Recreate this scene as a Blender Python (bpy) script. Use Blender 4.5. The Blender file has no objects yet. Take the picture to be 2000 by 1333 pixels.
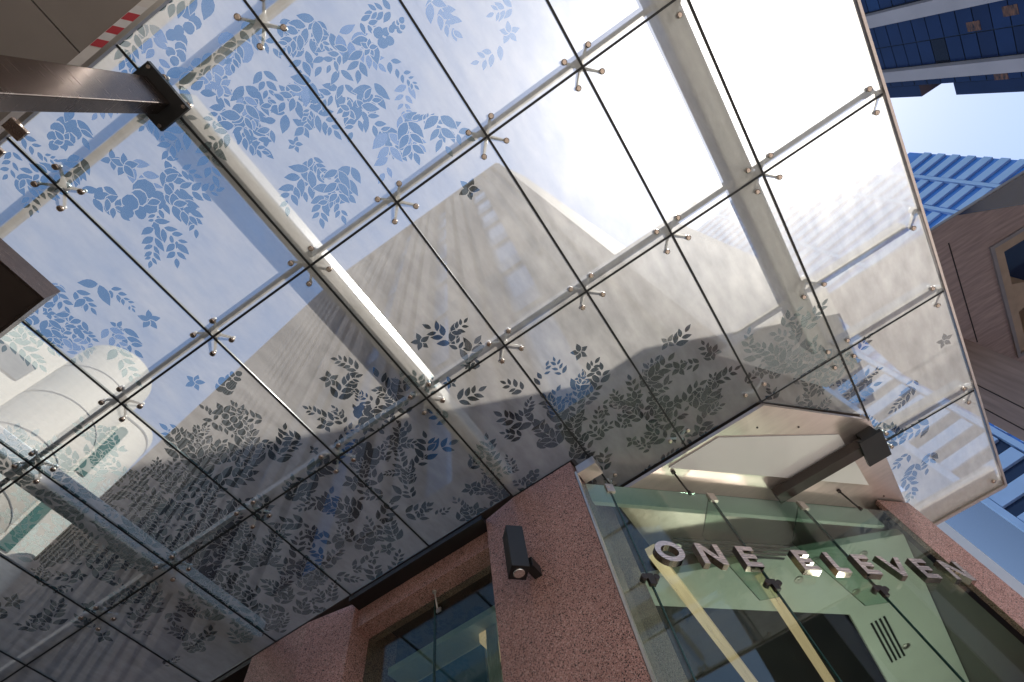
import bpy, bmesh, math, random
from mathutils import Vector, Matrix
from mathutils.geometry import delaunay_2d_cdt

# ------------------------------------------------------------------ camera
sc = bpy.context.scene
cam_data = bpy.data.cameras.new('camera')
cam = bpy.data.objects.new('camera', cam_data)
sc.collection.objects.link(cam)
RIGHT = (0.825516, 0.551694, -0.118981)
DOWN = (-0.550632, 0.741063, -0.384227)
FWD = (-0.123804, 0.382700, 0.915540)
m = Matrix.Identity(4)
for r in range(3):
    m[r][0] = RIGHT[r]; m[r][1] = -DOWN[r]; m[r][2] = -FWD[r]
m[0][3], m[1][3], m[2][3] = 0.0, 0.0, 1.6
cam.matrix_world = m
cam_data.sensor_width = 36.0
cam_data.lens = 1032.62 / 2000.0 * 36.0
cam_data.clip_start = 0.05
cam_data.clip_end = 3000.0
sc.camera = cam

# ------------------------------------------------------------------ sky and sun
SUN_EL, SUN_AZ = 63.8, 25.9           # azimuth counter-clockwise from +X
world = bpy.data.worlds.new('World'); sc.world = world
world.use_nodes = True
wn = world.node_tree
bg = wn.nodes['Background']
sky = wn.nodes.new('ShaderNodeTexSky')
sky.sky_type = 'NISHITA'; sky.sun_disc = False
sky.sun_elevation = math.radians(SUN_EL)
sky.sun_rotation = math.radians(90.0 - SUN_AZ)
sky.air_density = 1.0; sky.dust_density = 0.5; sky.ozone_density = 1.0
wn.links.new(sky.outputs[0], bg.inputs[0])
bg.inputs[1].default_value = 0.122
sl = bpy.data.lights.new('sun', 'SUN')
sl.energy = 3.2; sl.angle = math.radians(0.53); sl.color = (1.0, 0.95, 0.88)
so = bpy.data.objects.new('sun', sl); sc.collection.objects.link(so)
e, a = math.radians(SUN_EL), math.radians(SUN_AZ)
sdir = Vector((math.cos(e)*math.cos(a), math.cos(e)*math.sin(a), math.sin(e)))
so.rotation_euler = sdir.to_track_quat('Z', 'Y').to_euler()
so.location = (20, 10, 60)
sc.view_settings.view_transform = 'Standard'
sc.view_settings.look = 'None'
sc.view_settings.exposure = 0.75
sc.view_settings.gamma = 1.0
cy = sc.cycles
cy.max_bounces = 12; cy.transparent_max_bounces = 40
cy.diffuse_bounces = 4; cy.glossy_bounces = 4; cy.transmission_bounces = 8
cy.caustics_reflective = False; cy.caustics_refractive = False
cy.sample_clamp_indirect = 6.0
cy.use_denoising = True

# ------------------------------------------------------------------ helpers
COL = sc.collection
def tag(o, label, cat, group=None):
    o['label'] = label; o['category'] = cat
    if group: o['group'] = group
    return o
def structure(o):
    o['kind'] = 'structure'; return o
def empty(name, loc, label, cat, group=None):
    o = bpy.data.objects.new(name, None); COL.objects.link(o)
    o.location = loc; o.empty_display_size = 0.2
    return tag(o, label, cat, group)
class MB:
    """collects world-space geometry and links it as one mesh object"""
    def __init__(s): s.bm = bmesh.new(); s.mi = 0
    def face(s, pts, mi=None):
        vs = [s.bm.verts.new(p) for p in pts]
        f = s.bm.faces.new(vs); f.material_index = s.mi if mi is None else mi
        return f
    def box(s, x0, x1, y0, y1, z0, z1, mi=None):
        return s.prism([(x0,y0),(x1,y0),(x1,y1),(x0,y1)], z0, z1, mi)
    def prism(s, poly, z0, z1, mi=None):
        n = len(poly)
        b = [s.bm.verts.new((p[0],p[1],z0)) for p in poly]
        t = [s.bm.verts.new((p[0],p[1],z1)) for p in poly]
        k = s.mi if mi is None else mi
        fs = [s.bm.faces.new(list(reversed(b))), s.bm.faces.new(t)]
        for i in range(n):
            j = (i+1) % n
            fs.append(s.bm.faces.new((b[i],b[j],t[j],t[i])))
        for f in fs: f.material_index = k
        return fs
    def obox(s, c, ux, uy, uz, mi=None):
        """oriented box: centre and three half-vectors"""
        c, ux, uy, uz = Vector(c), Vector(ux), Vector(uy), Vector(uz)
        v = [[[s.bm.verts.new(c+i*ux+j*uy+k*uz) for k in (-1,1)] for j in (-1,1)] for i in (-1,1)]
        q = [(v[0][0][0],v[0][0][1],v[0][1][1],v[0][1][0]),(v[1][0][0],v[1][1][0],v[1][1][1],v[1][0][1]),
             (v[0][0][0],v[1][0][0],v[1][0][1],v[0][0][1]),(v[0][1][0],v[0][1][1],v[1][1][1],v[1][1][0]),
             (v[0][0][0],v[0][1][0],v[1][1][0],v[1][0][0]),(v[0][0][1],v[1][0][1],v[1][1][1],v[0][1][1])]
        for f in q:
            g = s.bm.faces.new(f); g.material_index = s.mi if mi is None else mi
    def tube(s, p, q, r0, r1=None, n=10, mi=None, caps=True):
        p, q = Vector(p), Vector(q); r1 = r0 if r1 is None else r1
        d = (q-p).normalized()
        u = d.orthogonal().normalized(); w = d.cross(u)
        a = [s.bm.verts.new(p+r0*(math.cos(2*math.pi*i/n)*u+math.sin(2*math.pi*i/n)*w)) for i in range(n)]
        b = [s.bm.verts.new(q+r1*(math.cos(2*math.pi*i/n)*u+math.sin(2*math.pi*i/n)*w)) for i in range(n)]
        k = s.mi if mi is None else mi
        for i in range(n):
            f = s.bm.faces.new((a[i],a[(i+1)%n],b[(i+1)%n],b[i])); f.smooth = True; f.material_index = k
        if caps:
            s.bm.faces.new(list(reversed(a))).material_index = k
            s.bm.faces.new(b).material_index = k
    def lathe(s, c, prof, n=14, mi=None):
        """profile of (radius, z) round a vertical axis at c"""
        k = s.mi if mi is None else mi
        rings = [[s.bm.verts.new((c[0]+r*math.cos(2*math.pi*i/n), c[1]+r*math.sin(2*math.pi*i/n), c[2]+z)) for i in range(n)] for r, z in prof]
        for A, B in zip(rings, rings[1:]):
            for i in range(n):
                f = s.bm.faces.new((A[i],A[(i+1)%n],B[(i+1)%n],B[i])); f.smooth = True; f.material_index = k
        s.bm.faces.new(list(reversed(rings[0]))).material_index = k
        s.bm.faces.new(rings[-1]).material_index = k
    def bevel(s, w, seg=2):
        bmesh.ops.bevel(s.bm, geom=list(s.bm.edges), offset=w, segments=seg, affect='EDGES', profile=0.5)
        return s
    def build(s, name, mats, parent=None, recalc=True, smooth=False):
        if recalc: bmesh.ops.recalc_face_normals(s.bm, faces=s.bm.faces)
        me = bpy.data.meshes.new(name); s.bm.to_mesh(me); s.bm.free()
        for q in (mats if isinstance(mats, (list, tuple)) else [mats]): me.materials.append(q)
        if smooth:
            for p in me.polygons: p.use_smooth = True
        o = bpy.data.objects.new(name, me); COL.objects.link(o)
        if parent: attach(o, parent)
        return o
def world_loc(o):
    v = Vector(o.location)
    while o.parent: o = o.parent; v = v + Vector(o.location)
    return v
def attach(o, parent):
    """parent a mesh whose vertices are in world space (no rotations or scales anywhere)"""
    off = world_loc(parent)
    o.parent = parent
    o.location = Vector(o.location) - off
    return o

# ------------------------------------------------------------------ materials
def mat(name):
    M = bpy.data.materials.new(name); M.use_nodes = True
    t = M.node_tree; t.nodes.clear()
    out = t.nodes.new('ShaderNodeOutputMaterial')
    return M, t, out
def N(t, kind, **kw):
    n = t.nodes.new('ShaderNode'+kind)
    for k, v in kw.items():
        if k in n.inputs.keys(): n.inputs[k].default_value = v
        else: setattr(n, k, v)
    return n
def plain(name, col, rough=0.6, metal=0.0, noise=0.12, scale=6.0, bump=0.0, spec=0.5, stretch=None, coords='Object'):
    M, t, out = mat(name)
    p = N(t, 'BsdfPrincipled'); p.inputs['Roughness'].default_value = rough; p.inputs['Metallic'].default_value = metal
    p.inputs['Specular IOR Level'].default_value = spec
    tc = N(t, 'TexCoord'); nz = N(t, 'TexNoise'); nz.inputs['Scale'].default_value = scale; nz.inputs['Detail'].default_value = 6
    if stretch:
        mp = N(t, 'Mapping'); mp.inputs['Scale'].default_value = stretch
        t.links.new(tc.outputs[coords], mp.inputs[0]); t.links.new(mp.outputs[0], nz.inputs['Vector'])
    else: t.links.new(tc.outputs[coords], nz.inputs['Vector'])
    rp = N(t, 'ValToRGB')
    rp.color_ramp.elements[0].position = 0.3; rp.color_ramp.elements[1].position = 0.7
    rp.color_ramp.elements[0].color = [c*(1-noise) for c in col]+[1]
    rp.color_ramp.elements[1].color = [min(1, c*(1+noise)) for c in col]+[1]
    t.links.new(nz.outputs[0], rp.inputs[0]); t.links.new(rp.outputs[0], p.inputs['Base Color'])
    rr = N(t, 'MapRange'); rr.inputs[3].default_value = max(0.02, rough-0.08); rr.inputs[4].default_value = rough+0.08
    t.links.new(nz.outputs[0], rr.inputs[0]); t.links.new(rr.outputs[0], p.inputs['Roughness'])
    if bump:
        b = N(t, 'Bump'); b.inputs['Strength'].default_value = bump; b.inputs['Distance'].default_value = 0.02
        t.links.new(nz.outputs[0], b.inputs['Height']); t.links.new(b.outputs[0], p.inputs['Normal'])
    t.links.new(p.outputs[0], out.inputs[0])
    return M

def thin_fresnel(t, ior=1.5):
    """Fresnel weight of a thin sheet, the same from both of its sides"""
    ge = N(t, 'NewGeometry'); fr = N(t, 'Fresnel')
    mm = N(t, 'Math', operation='MULTIPLY_ADD'); mm.inputs[1].default_value = 1/ior-ior; mm.inputs[2].default_value = ior
    t.links.new(ge.outputs['Backfacing'], mm.inputs[0]); t.links.new(mm.outputs[0], fr.inputs[0])
    return fr
def glass_sheet(name, tint, refl=1.0, body=None, body_fac=0.0, gloss=0.02, ior=1.5, dirt=0.0):
    """thin clear sheet: straight-through tint plus a Fresnel mirror, with an optional film of dust"""
    M, t, out = mat(name)
    tr = N(t, 'BsdfTransparent'); tr.inputs[0].default_value = (*tint, 1)
    gl = N(t, 'BsdfGlossy'); gl.inputs['Roughness'].default_value = gloss; gl.inputs[0].default_value = (refl, refl, refl, 1)
    fr = thin_fresnel(t, ior)
    mx = N(t, 'MixShader')
    t.links.new(fr.outputs[0], mx.inputs[0]); t.links.new(tr.outputs[0], mx.inputs[1]); t.links.new(gl.outputs[0], mx.inputs[2])
    last = mx
    if body:
        df = N(t, 'BsdfDiffuse'); df.inputs[0].default_value = (*body, 1)
        tl = N(t, 'BsdfTranslucent'); tl.inputs[0].default_value = (*body, 1)
        mh = N(t, 'MixShader'); mh.inputs[0].default_value = 0.5
        t.links.new(df.outputs[0], mh.inputs[1]); t.links.new(tl.outputs[0], mh.inputs[2])
        m2 = N(t, 'MixShader'); m2.inputs[0].default_value = body_fac
        if dirt:
            tc = N(t, 'TexCoord'); nz = N(t, 'TexNoise'); nz.inputs['Scale'].default_value = 2.2; nz.inputs['Detail'].default_value = 10; nz.inputs['Roughness'].default_value = 0.68
            mp = N(t, 'Mapping'); mp.inputs['Scale'].default_value = (2.2, 0.6, 1); mp.inputs['Rotation'].default_value = (0, 0, 0.15)
            t.links.new(tc.outputs['Object'], mp.inputs[0]); t.links.new(mp.outputs[0], nz.inputs['Vector'])
            r = N(t, 'MapRange'); r.inputs[1].default_value = 0.3; r.inputs[2].default_value = 0.75
            r.inputs[3].default_value = body_fac*(1-dirt); r.inputs[4].default_value = body_fac*(1+dirt)
            t.links.new(nz.outputs[0], r.inputs[0]); t.links.new(r.outputs[0], m2.inputs[0])
        t.links.new(mx.outputs[0], m2.inputs[1]); t.links.new(mh.outputs[0], m2.inputs[2])
        last = m2
    t.links.new(last.outputs[0], out.inputs[0])
    return M

def frit(name, veil, lobe, tint, mottling=0.25):
    """acid-etched film on glass: part straight-through, part scattered forward, part scattered evenly, plus the glass mirror"""
    M, t, out = mat(name)
    tr = N(t, 'BsdfTransparent'); tr.inputs[0].default_value = (*tint, 1)
    tl = N(t, 'BsdfTranslucent'); tl.inputs[0].default_value = (0.90, 0.84, 0.78, 1)
    df = N(t, 'BsdfDiffuse'); df.inputs[0].default_value = (0.85, 0.82, 0.78, 1)
    rf = N(t, 'BsdfRefraction'); rf.distribution = 'GGX'; rf.inputs['Roughness'].default_value = 0.9; rf.inputs['IOR'].default_value = 1.28
    rf.inputs[0].default_value = (1.0, 0.98, 0.95, 1)
    tc = N(t, 'TexCoord')
    nz = N(t, 'TexNoise'); nz.inputs['Scale'].default_value = 1.1; nz.inputs['Detail'].default_value = 9; nz.inputs['Roughness'].default_value = 0.62
    t.links.new(tc.outputs['Object'], nz.inputs['Vector'])
    nf = N(t, 'TexNoise'); nf.inputs['Scale'].default_value = 7; nf.inputs['Detail'].default_value = 6
    mp = N(t, 'Mapping'); mp.inputs['Scale'].default_value = (1, 0.35, 1); mp.inputs['Rotation'].default_value = (0, 0, 0.6)
    t.links.new(tc.outputs['Object'], mp.inputs[0]); t.links.new(mp.outputs[0], nf.inputs['Vector'])
    ad = N(t, 'Math', operation='MULTIPLY'); t.links.new(nz.outputs[0], ad.inputs[0]); t.links.new(nf.outputs[0], ad.inputs[1])
    def ranged(v, k):
        r = N(t, 'MapRange'); r.inputs[1].default_value = 0.12; r.inputs[2].default_value = 0.42
        r.inputs[3].default_value = v*(1-k); r.inputs[4].default_value = v*(1+k)
        t.links.new(ad.outputs[0], r.inputs[0]); return r
    ev = N(t, 'MixShader'); ev.inputs[0].default_value = 0.5
    t.links.new(tl.outputs[0], ev.inputs[1]); t.links.new(df.outputs[0], ev.inputs[2])
    m1 = N(t, 'MixShader'); t.links.new(ranged(veil, mottling).outputs[0], m1.inputs[0])
    t.links.new(tr.outputs[0], m1.inputs[1]); t.links.new(ev.outputs[0], m1.inputs[2])
    m2 = N(t, 'MixShader'); t.links.new(ranged(lobe, mottling*1.2).outputs[0], m2.inputs[0])
    t.links.new(m1.outputs[0], m2.inputs[1]); t.links.new(rf.outputs[0], m2.inputs[2])
    gl = N(t, 'BsdfGlossy'); gl.inputs['Roughness'].default_value = 0.03
    fr = thin_fresnel(t)
    m3 = N(t, 'MixShader'); t.links.new(fr.outputs[0], m3.inputs[0])
    t.links.new(m2.outputs[0], m3.inputs[1]); t.links.new(gl.outputs[0], m3.inputs[2])
    t.links.new(m3.outputs[0], out.inputs[0])
    return M

def granite(name):
    M, t, out = mat(name)
    tc = N(t, 'TexCoord')
    p = N(t, 'BsdfPrincipled'); p.inputs['Roughness'].default_value = 0.42
    v = N(t, 'TexVoronoi'); v.inputs['Scale'].default_value = 120
    t.links.new(tc.outputs['Object'], v.inputs['Vector'])
    r = N(t, 'ValToRGB'); cr = r.color_ramp
    cr.interpolation = 'CONSTANT'
    cr.elements[0].position = 0.0; cr.elements[0].color = (0.03, 0.018, 0.016, 1)
    cr.elements[1].position = 0.17; cr.elements[1].color = (0.40, 0.20, 0.165, 1)
    for pos, c in ((0.42, (0.56, 0.31, 0.26, 1)), (0.68, (0.48, 0.25, 0.21, 1)), (0.88, (0.66, 0.44, 0.38, 1))):
        el = cr.elements.new(pos); el.color = c
    sp = N(t, 'SeparateColor'); t.links.new(v.outputs['Color'], sp.inputs[0]); t.links.new(sp.outputs[0], r.inputs[0])
    nz = N(t, 'TexNoise'); nz.inputs['Scale'].default_value = 1.1; nz.inputs['Detail'].default_value = 8
    t.links.new(tc.outputs['Object'], nz.inputs['Vector'])
    mr = N(t, 'MapRange'); mr.inputs[3].default_value = 0.62; mr.inputs[4].default_value = 1.32
    t.links.new(nz.outputs[0], mr.inputs[0])
    mul = N(t, 'VectorMath', operation='SCALE'); t.links.new(r.outputs[0], mul.inputs[0]); t.links.new(mr.outputs[0], mul.inputs['Scale'])
    t.links.new(mul.outputs[0], p.inputs['Base Color'])
    t.links.new(p.outputs[0], out.inputs[0])
    return M

def emitter(name, col, s):
    M, t, out = mat(name)
    e = N(t, 'Emission'); e.inputs[0].default_value = (*col, 1); e.inputs[1].default_value = s
    t.links.new(e.outputs[0], out.inputs[0]); return M

M_frost = frit('etched_glass', 0.34, 0.07, (0.90, 0.93, 0.94))
M_half = frit('half_etched_glass', 0.06, 0.05, (0.72, 0.82, 0.88))
M_clear = glass_sheet('clear_leaf_glass', (0.60, 0.71, 0.75), 1.0, (0.8, 0.8, 0.8), 0.015)
M_glasstop = glass_sheet('glass_top', (0.97, 0.985, 0.98), 0.6, (0.80, 0.75, 0.68), 0.05, dirt=0.9)
M_glassedge = plain('glass_edge', (0.05, 0.09, 0.08), 0.2)
M_gasket = plain('black_silicone', (0.012, 0.012, 0.013), 0.6)
M_steel = plain('brushed_steel', (0.64, 0.61, 0.57), 0.28, 0.35, 0.08, 9, 0.03, stretch=(1, 14, 14))
M_rail = plain('satin_steel', (0.62, 0.59, 0.56), 0.38, 0.9, 0.06, 5)
M_button = plain('bronze_button', (0.55, 0.45, 0.38), 0.28, 1.0, 0.1, 20)
M_column = plain('column_steel', (0.14, 0.10, 0.085), 0.25, 0.9, 0.10, 5, 0.02, stretch=(1, 1, 9))
M_dark = plain('dark_bronze_paint', (0.035, 0.024, 0.02), 0.35)
M_black = plain('black_paint', (0.012, 0.011, 0.011), 0.45)
M_granite = granite('red_granite')

def brass(name):
    M = plain(name, (0.90, 0.70, 0.50), 0.3, 0.85, 0.12, 2, 0.03, stretch=(12, 0.6, 12))
    p = [n for n in M.node_tree.nodes if n.type == 'BSDF_PRINCIPLED'][0]
    p.inputs['Emission Color'].default_value = (1.0, 0.62, 0.36, 1); p.inputs['Emission Strength'].default_value = 0.27
    return M
M_stone = plain('ribbed_stone', (0.26, 0.19, 0.145), 0.8, 0, 0.15, 0.7)
M_lowstone = plain('shaded_base_stone', (0.075, 0.058, 0.05), 0.6, 0, 0.15, 0.8)  # tower stone with the shade of the lower storeys put into its colour
M_groove = plain('groove_shade', (0.035, 0.028, 0.026), 0.5, 0, 0.1, 1)  # dark back plate: shade between the ribs painted in
M_twin = plain('tower_window_glass', (0.10, 0.21, 0.40), 0.08, 0.0, 0.2, 0.5, spec=0.9)
M_purlin = plain('purlin_steel', (0.40, 0.385, 0.37), 0.45, 0.3, 0.1, 5)
M_arm = plain('cast_steel_arm', (0.80, 0.78, 0.75), 0.4, 0.15, 0.1, 20)
M_sky_reflection = plain('sky_reflection_blue', (0.10, 0.26, 0.50), 0.4, 0, 0.1, 1)
M_pale = plain('pale_bay_stone', (0.62, 0.58, 0.54), 0.8, 0, 0.08, 0.8)
M_white_panel = plain('white_soffit_panel', (0.80, 0.77, 0.75), 0.55, 0, 0.03, 1.5)
M_porch_steel = plain('porch_steel', (0.66, 0.57, 0.52), 0.33, 0.75, 0.06, 3, stretch=(1, 6, 1))
M_entry = glass_sheet('green_entrance_glass', (0.73, 0.83, 0.78), 1.0)
M_entry_edge = plain('entrance_glass_edge', (0.02, 0.06, 0.05), 0.2)
M_letter = plain('brushed_letter_face', (0.84, 0.70, 0.65), 0.26, 0.6, 0.10, 6, stretch=(1, 1, 12))
M_mirror = plain('shaded_mirror_steel', (0.42, 0.33, 0.30), 0.08, 1.0, 0.03, 12)  # polished sides, shade of the reflected ground put into the darker colour
M_lobby = plain('lobby_plaster', (0.70, 0.74, 0.69), 0.6, 0, 0.05, 1.2)
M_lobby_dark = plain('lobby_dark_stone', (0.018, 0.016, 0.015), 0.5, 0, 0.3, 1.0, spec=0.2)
M_gold = brass('lit_cove')
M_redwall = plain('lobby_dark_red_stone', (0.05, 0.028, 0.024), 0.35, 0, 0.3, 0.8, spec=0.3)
M_slot = plain('vent_slot', (0.01, 0.012, 0.012), 0.6)
M_soffit = plain('awning_soffit', (0.30, 0.26, 0.235), 0.6, 0, 0.10, 0.8)
M_trim = plain('awning_trim', (0.85, 0.80, 0.77), 0.5, 0, 0.06, 3)
M_white = plain('white_render', (0.82, 0.75, 0.64), 0.7, 0, 0.05, 0.6)
M_greywin = plain('grey_window_band', (0.22, 0.23, 0.23), 0.15, 0, 0.15, 0.4)
M_greenwin = plain('green_window_band', (0.10, 0.20, 0.17), 0.15, 0, 0.15, 0.4)
M_pave = plain('bounce_paving', (0.60, 0.55, 0.50), 0.85, 0, 0.12, 1.5)
M_asph = plain('asphalt', (0.06, 0.06, 0.06), 0.9, 0, 0.2, 3)
M_brown = plain('brown_stone', (0.46, 0.315, 0.26), 0.75, 0, 0.22, 0.6, 0.1, stretch=(1.0, 9, 1.0))
M_brownwall = plain('brown_stone_wall', (0.38, 0.26, 0.215), 0.75, 0, 0.2, 0.6, 0.1, stretch=(6, 6, 0.5))
M_tan = plain('tan_stone', (0.52, 0.36, 0.24), 0.8, 0, 0.12, 1.0)
M_greystone = plain('grey_stone_lip', (0.34, 0.29, 0.27), 0.8, 0, 0.1, 1.0)
M_joint = plain('stone_joint', (0.05, 0.035, 0.03), 0.9)
M_pilaster = plain('grey_pilaster', (0.46, 0.40, 0.40), 0.6, 0, 0.08, 0.4)
M_navy = [plain('navy_pane_%s' % n, c, 0.12, 0, 0.15, 0.3, spec=0.3) for n, c in (('a', (0.012, 0.030, 0.095)), ('b', (0.010, 0.022, 0.07)), ('c', (0.016, 0.048, 0.14)), ('d', (0.010, 0.012, 0.022)))]
M_mull = plain('navy_mullion', (0.008, 0.010, 0.02), 0.5)
M_warm = plain('warm_reflection_paint', (0.14, 0.055, 0.02), 0.2, 0, 0.95, 1.6, stretch=(1, 1, 4))  # warm reflection painted into the pane as strong colour noise
M_span = plain('pale_blue_spandrel', (0.46, 0.64, 0.90), 0.35, 0, 0.06, 0.3)
M_bwin = plain('blue_window_band', (0.07, 0.25, 0.70), 0.15, 0, 0.15, 0.25, spec=0.8)
M_bdeep = plain('window_and_soffit_shade', (0.012, 0.03, 0.08), 0.08, 0, 0.2, 0.4)
M_red = plain('tape_red', (0.62, 0.07, 0.09), 0.5, 0, 0.05, 8)
M_tapew = plain('tape_white', (0.85, 0.82, 0.82), 0.5, 0, 0.05, 8)
M_lens = plain('lamp_lens', (0.85, 0.85, 0.82), 0.12, 0.9, 0.2, 40)

# ------------------------------------------------------------------ ground
g = MB(); g.box(-1500, 1500, -1500, 1500, -1.0, -0.004)
structure(tag(g.build('ground', M_asph), 'dark street asphalt reaching out below the towers', 'ground'))
g = MB(); g.box(-5, 70, -9.0, 14, -0.003, 0.14); structure(tag(g.build('pavement', M_pave), 'pale stone paving in front of the entrance', 'pavement'))

g = MB(); g.box(3.4, 75, 14.2, 75, -0.003, 0.12); structure(tag(g.build('bounce_plaza', M_pave), 'unseen pale paving added to light the brown stone building from below', 'bounce_plaza'))  # unseen pale ground added to bounce light onto the brown underside

# ------------------------------------------------------------------ office building (granite base + ribbed tower)
tower = empty('office_building', (-3, 8, 0.14), 'red granite office building with a tall ribbed stone tower above the glass canopy', 'building')
def pier(x0, x1, y, z0, z1, flutes, nx=0.0):
    b = MB(); b.box(x0, x1, y+0.12, y+0.6, z0, z1, 1)
    w = (x1-x0)/(flutes+0.66*(flutes+1))  # rib 1, groove 0.6
    for i in range(flutes+1):
        b.box(x0+1.6*i*w+0.01, x0+(1.6*i+1)*w-0.01, y-0.24, y+0.125, z0, z1-0.4, 0)
    return b
Z0, Z1 = 8.9, 42.6
b = MB(); b.prism([(-14.5,5.1),(1.3,5.1),(2.5,7.0),(2.5,30),(-14.5,30)], Z0, Z1-0.5); b.build('tower_core', M_twin, tower)
b = MB(); b.prism([(-14.6,4.56),(1.46,4.56),(2.7,6.6),(2.7,30),(-14.6,30)], Z1-0.5, Z1+0.3)
b.box(-7.0, 0.2, 7, 14, Z1+0.3, Z1+4.0); b.build('roof', M_stone, tower)
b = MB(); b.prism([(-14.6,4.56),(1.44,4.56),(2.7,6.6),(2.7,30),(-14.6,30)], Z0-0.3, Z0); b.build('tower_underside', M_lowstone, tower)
for x0, x1, nf in ((-14.6,-10.4,5),(-9.4,-7.2,2),(-6.0,-4.2,2),(-3.2,-1.4,2),(-0.4,1.46,2)):
    pier(x0, x1, 4.78, 18.0, Z1-0.5, nf).build('stone_pier', [M_stone, M_groove], tower)
    pier(x0, x1, 4.78, Z0, 18.38, nf).build('shaded_stone_pier', [M_lowstone, M_groove], tower)  # lower storeys: same piers with painted shade
# chamfered corner and side pier
b = MB(); b.prism([(1.46,4.57),(2.7,6.6),(2.45,6.9),(1.3,5.0)], Z0, Z1-0.5); b.build('corner_pier', M_stone, tower)
ZT = Z1-0.5
for i in range(11):                                     # ribs of the flared left flank, shade painted into the lower halves
    fa, fb = i/11, (i+0.55)/11
    def fx(f, z): return -14.62-(ZT-z)*0.617*(1-f)-0.12*(1-f)
    for za, zb, mm, nm in ((7.8, 17.99, M_lowstone, 'shaded_flank_rib'), (18.0, ZT, M_stone, 'flank_rib')):
        b = MB(); q = [(fx(fa,za),za),(fx(fb,za),za),(fx(fb,zb),zb),(fx(fa,zb),zb)]
        b.face([(x,4.6,z) for x, z in q]); b.face([(x,4.9,z) for x, z in reversed(q)])
        for (x,z),(x2,z2) in zip(q, q[1:]+q[:1]): b.face([(x,4.6,z),(x2,4.6,z2),(x2,4.9,z2),(x,4.9,z)])
        b.build(nm, mm, tower)
b = MB(); b.face([(-36.2,4.92,7.8),(-14.62,4.92,7.8),(-14.62,4.92,Z1-0.5)]); b.face([(-36.2,12,7.8),(-14.62,12,Z1-0.5),(-14.62,12,7.8)])
b.face([(-36.2,4.92,7.8),(-14.62,4.92,Z1-0.5),(-14.62,12,Z1-0.5),(-36.2,12,7.8)]); b.build('flank_wall', M_groove, tower)
b = MB()
for z in range(15, 42, 4):
    b.box(-14.4, 1.3, 4.98, 5.09, z, z+1.1)
b.build('spandrel', plain('tower_spandrel', (0.09, 0.17, 0.31), 0.4), tower)
# granite podium between the canopy and the tower
b = MB(); b.prism([(-14.6,4.56),(-1.17,4.56),(-1.17,5.42),(1.44,5.42),(2.69,6.65),(2.69,30),(-14.6,30)], 7.74, Z0-0.31); b.build('podium_wall', M_lowstone, tower)
b = MB(); b.prism([(1.47,4.97),(3.3,4.97),(3.3,6.6),(2.71,6.6)], 8.5, 13.9); b.build('projecting_bay', M_pale, tower)
# pillars
PIL = [[(-2.12,4.50),(-1.17,4.50),(-1.17,5.0),(-1.09,5.6),(-2.65,5.6),(-2.65,4.58)],
       [(-5.80,4.46),(-5.04,4.62),(-5.04,5.6),(-6.90,5.6),(-6.90,4.46)],
       [(-11.2,4.46),(-9.9,4.62),(-9.9,5.6),(-11.8,5.6),(-11.8,4.46)],
       [(2.29,8.05),(2.70,8.46),(2.70,11.5),(2.38,11.5),(2.38,8.40),(2.24,8.12)]]
for p in PIL:
    b = MB(); b.prism(p, 0.14, 7.58 if p[0][0] < 2 else 7.46); b.build('granite_pillar', M_granite, tower)
b = MB(); b.prism([(2.36,11.52),(2.70,11.52),(2.70,30),(2.36,30)], 0.14, 7.7); b.build('side_wall', M_granite, tower)
for x0, x1 in ((-5.035,-2.655),(-9.895,-6.905)):
    b = MB(); b.box(x0, x1, 4.70, 5.10, 7.20, 7.50); b.build('granite_lintel', M_granite, tower)
    b = MB(); b.box(x0, x1, 4.47, 5.30, 7.505, 7.585); b.build('shadow_gap', M_black, tower)
    w = MB(); w.box(x0+0.003, x1-0.003, 4.98, 5.00, 0.2, 7.195); wo = w.build('shop_window', [M_entry], tower)
    xm = (x0+x1)/2
    w = MB(); w.box(xm-0.012, xm+0.012, 4.975, 5.006, 0.2, 7.19); w.build('window_joint', M_entry_edge, wo)
    w = MB(); w.box(x0+0.05, x1-0.05, 5.4, 9.0, 6.85, 6.95); w.build('room_ceiling', M_lobby, tower)
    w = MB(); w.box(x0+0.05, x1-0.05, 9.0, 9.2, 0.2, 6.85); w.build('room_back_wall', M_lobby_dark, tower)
    for i in range(4):
        w = MB(); w.box(xm+0.1, x1-0.12, 6.1+0.09*i, 6.15+0.09*i, 6.835, 6.848); w.build('vent_slot', M_slot, tower)
    w = MB(); w.box(xm+0.30, xm+0.42, 5.6, 8.8, 6.70, 6.84); w.build('lit_cove', M_gold, tower)  # gold reflection in the window, built as a glowing strip
    w = MB(); w.box(-4.75 if x0 > -6 else x0+0.3, xm+0.28, 5.75, 5.80, 5.2, 6.80); w.build('sky_reflection_panel', M_sky_reflection, tower)  # sky reflection of the shop window, built as a blue sheet
    w = MB()
    for i in range(5): w.tube((xm+0.42+0.035*i, 5.62, 5.7), (xm+0.42+0.035*i, 5.62, 6.9), 0.022, None, 8)
    w.build('curtain', M_tapew, tower)
    w = MB(); w.tube((xm+0.08, 4.86, 7.205), (xm+0.08, 4.93, 6.95), 0.012); w.lathe((xm+0.08, 4.86, 7.17), [(0.03,0),(0.03,0.03)], 10)
    w.obox((xm+0.08, 4.965, 6.95), (0.035,0,0), (0,0.012,0), (0,0,0.03)); w.build('tie_rod', M_rail, tower)

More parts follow.
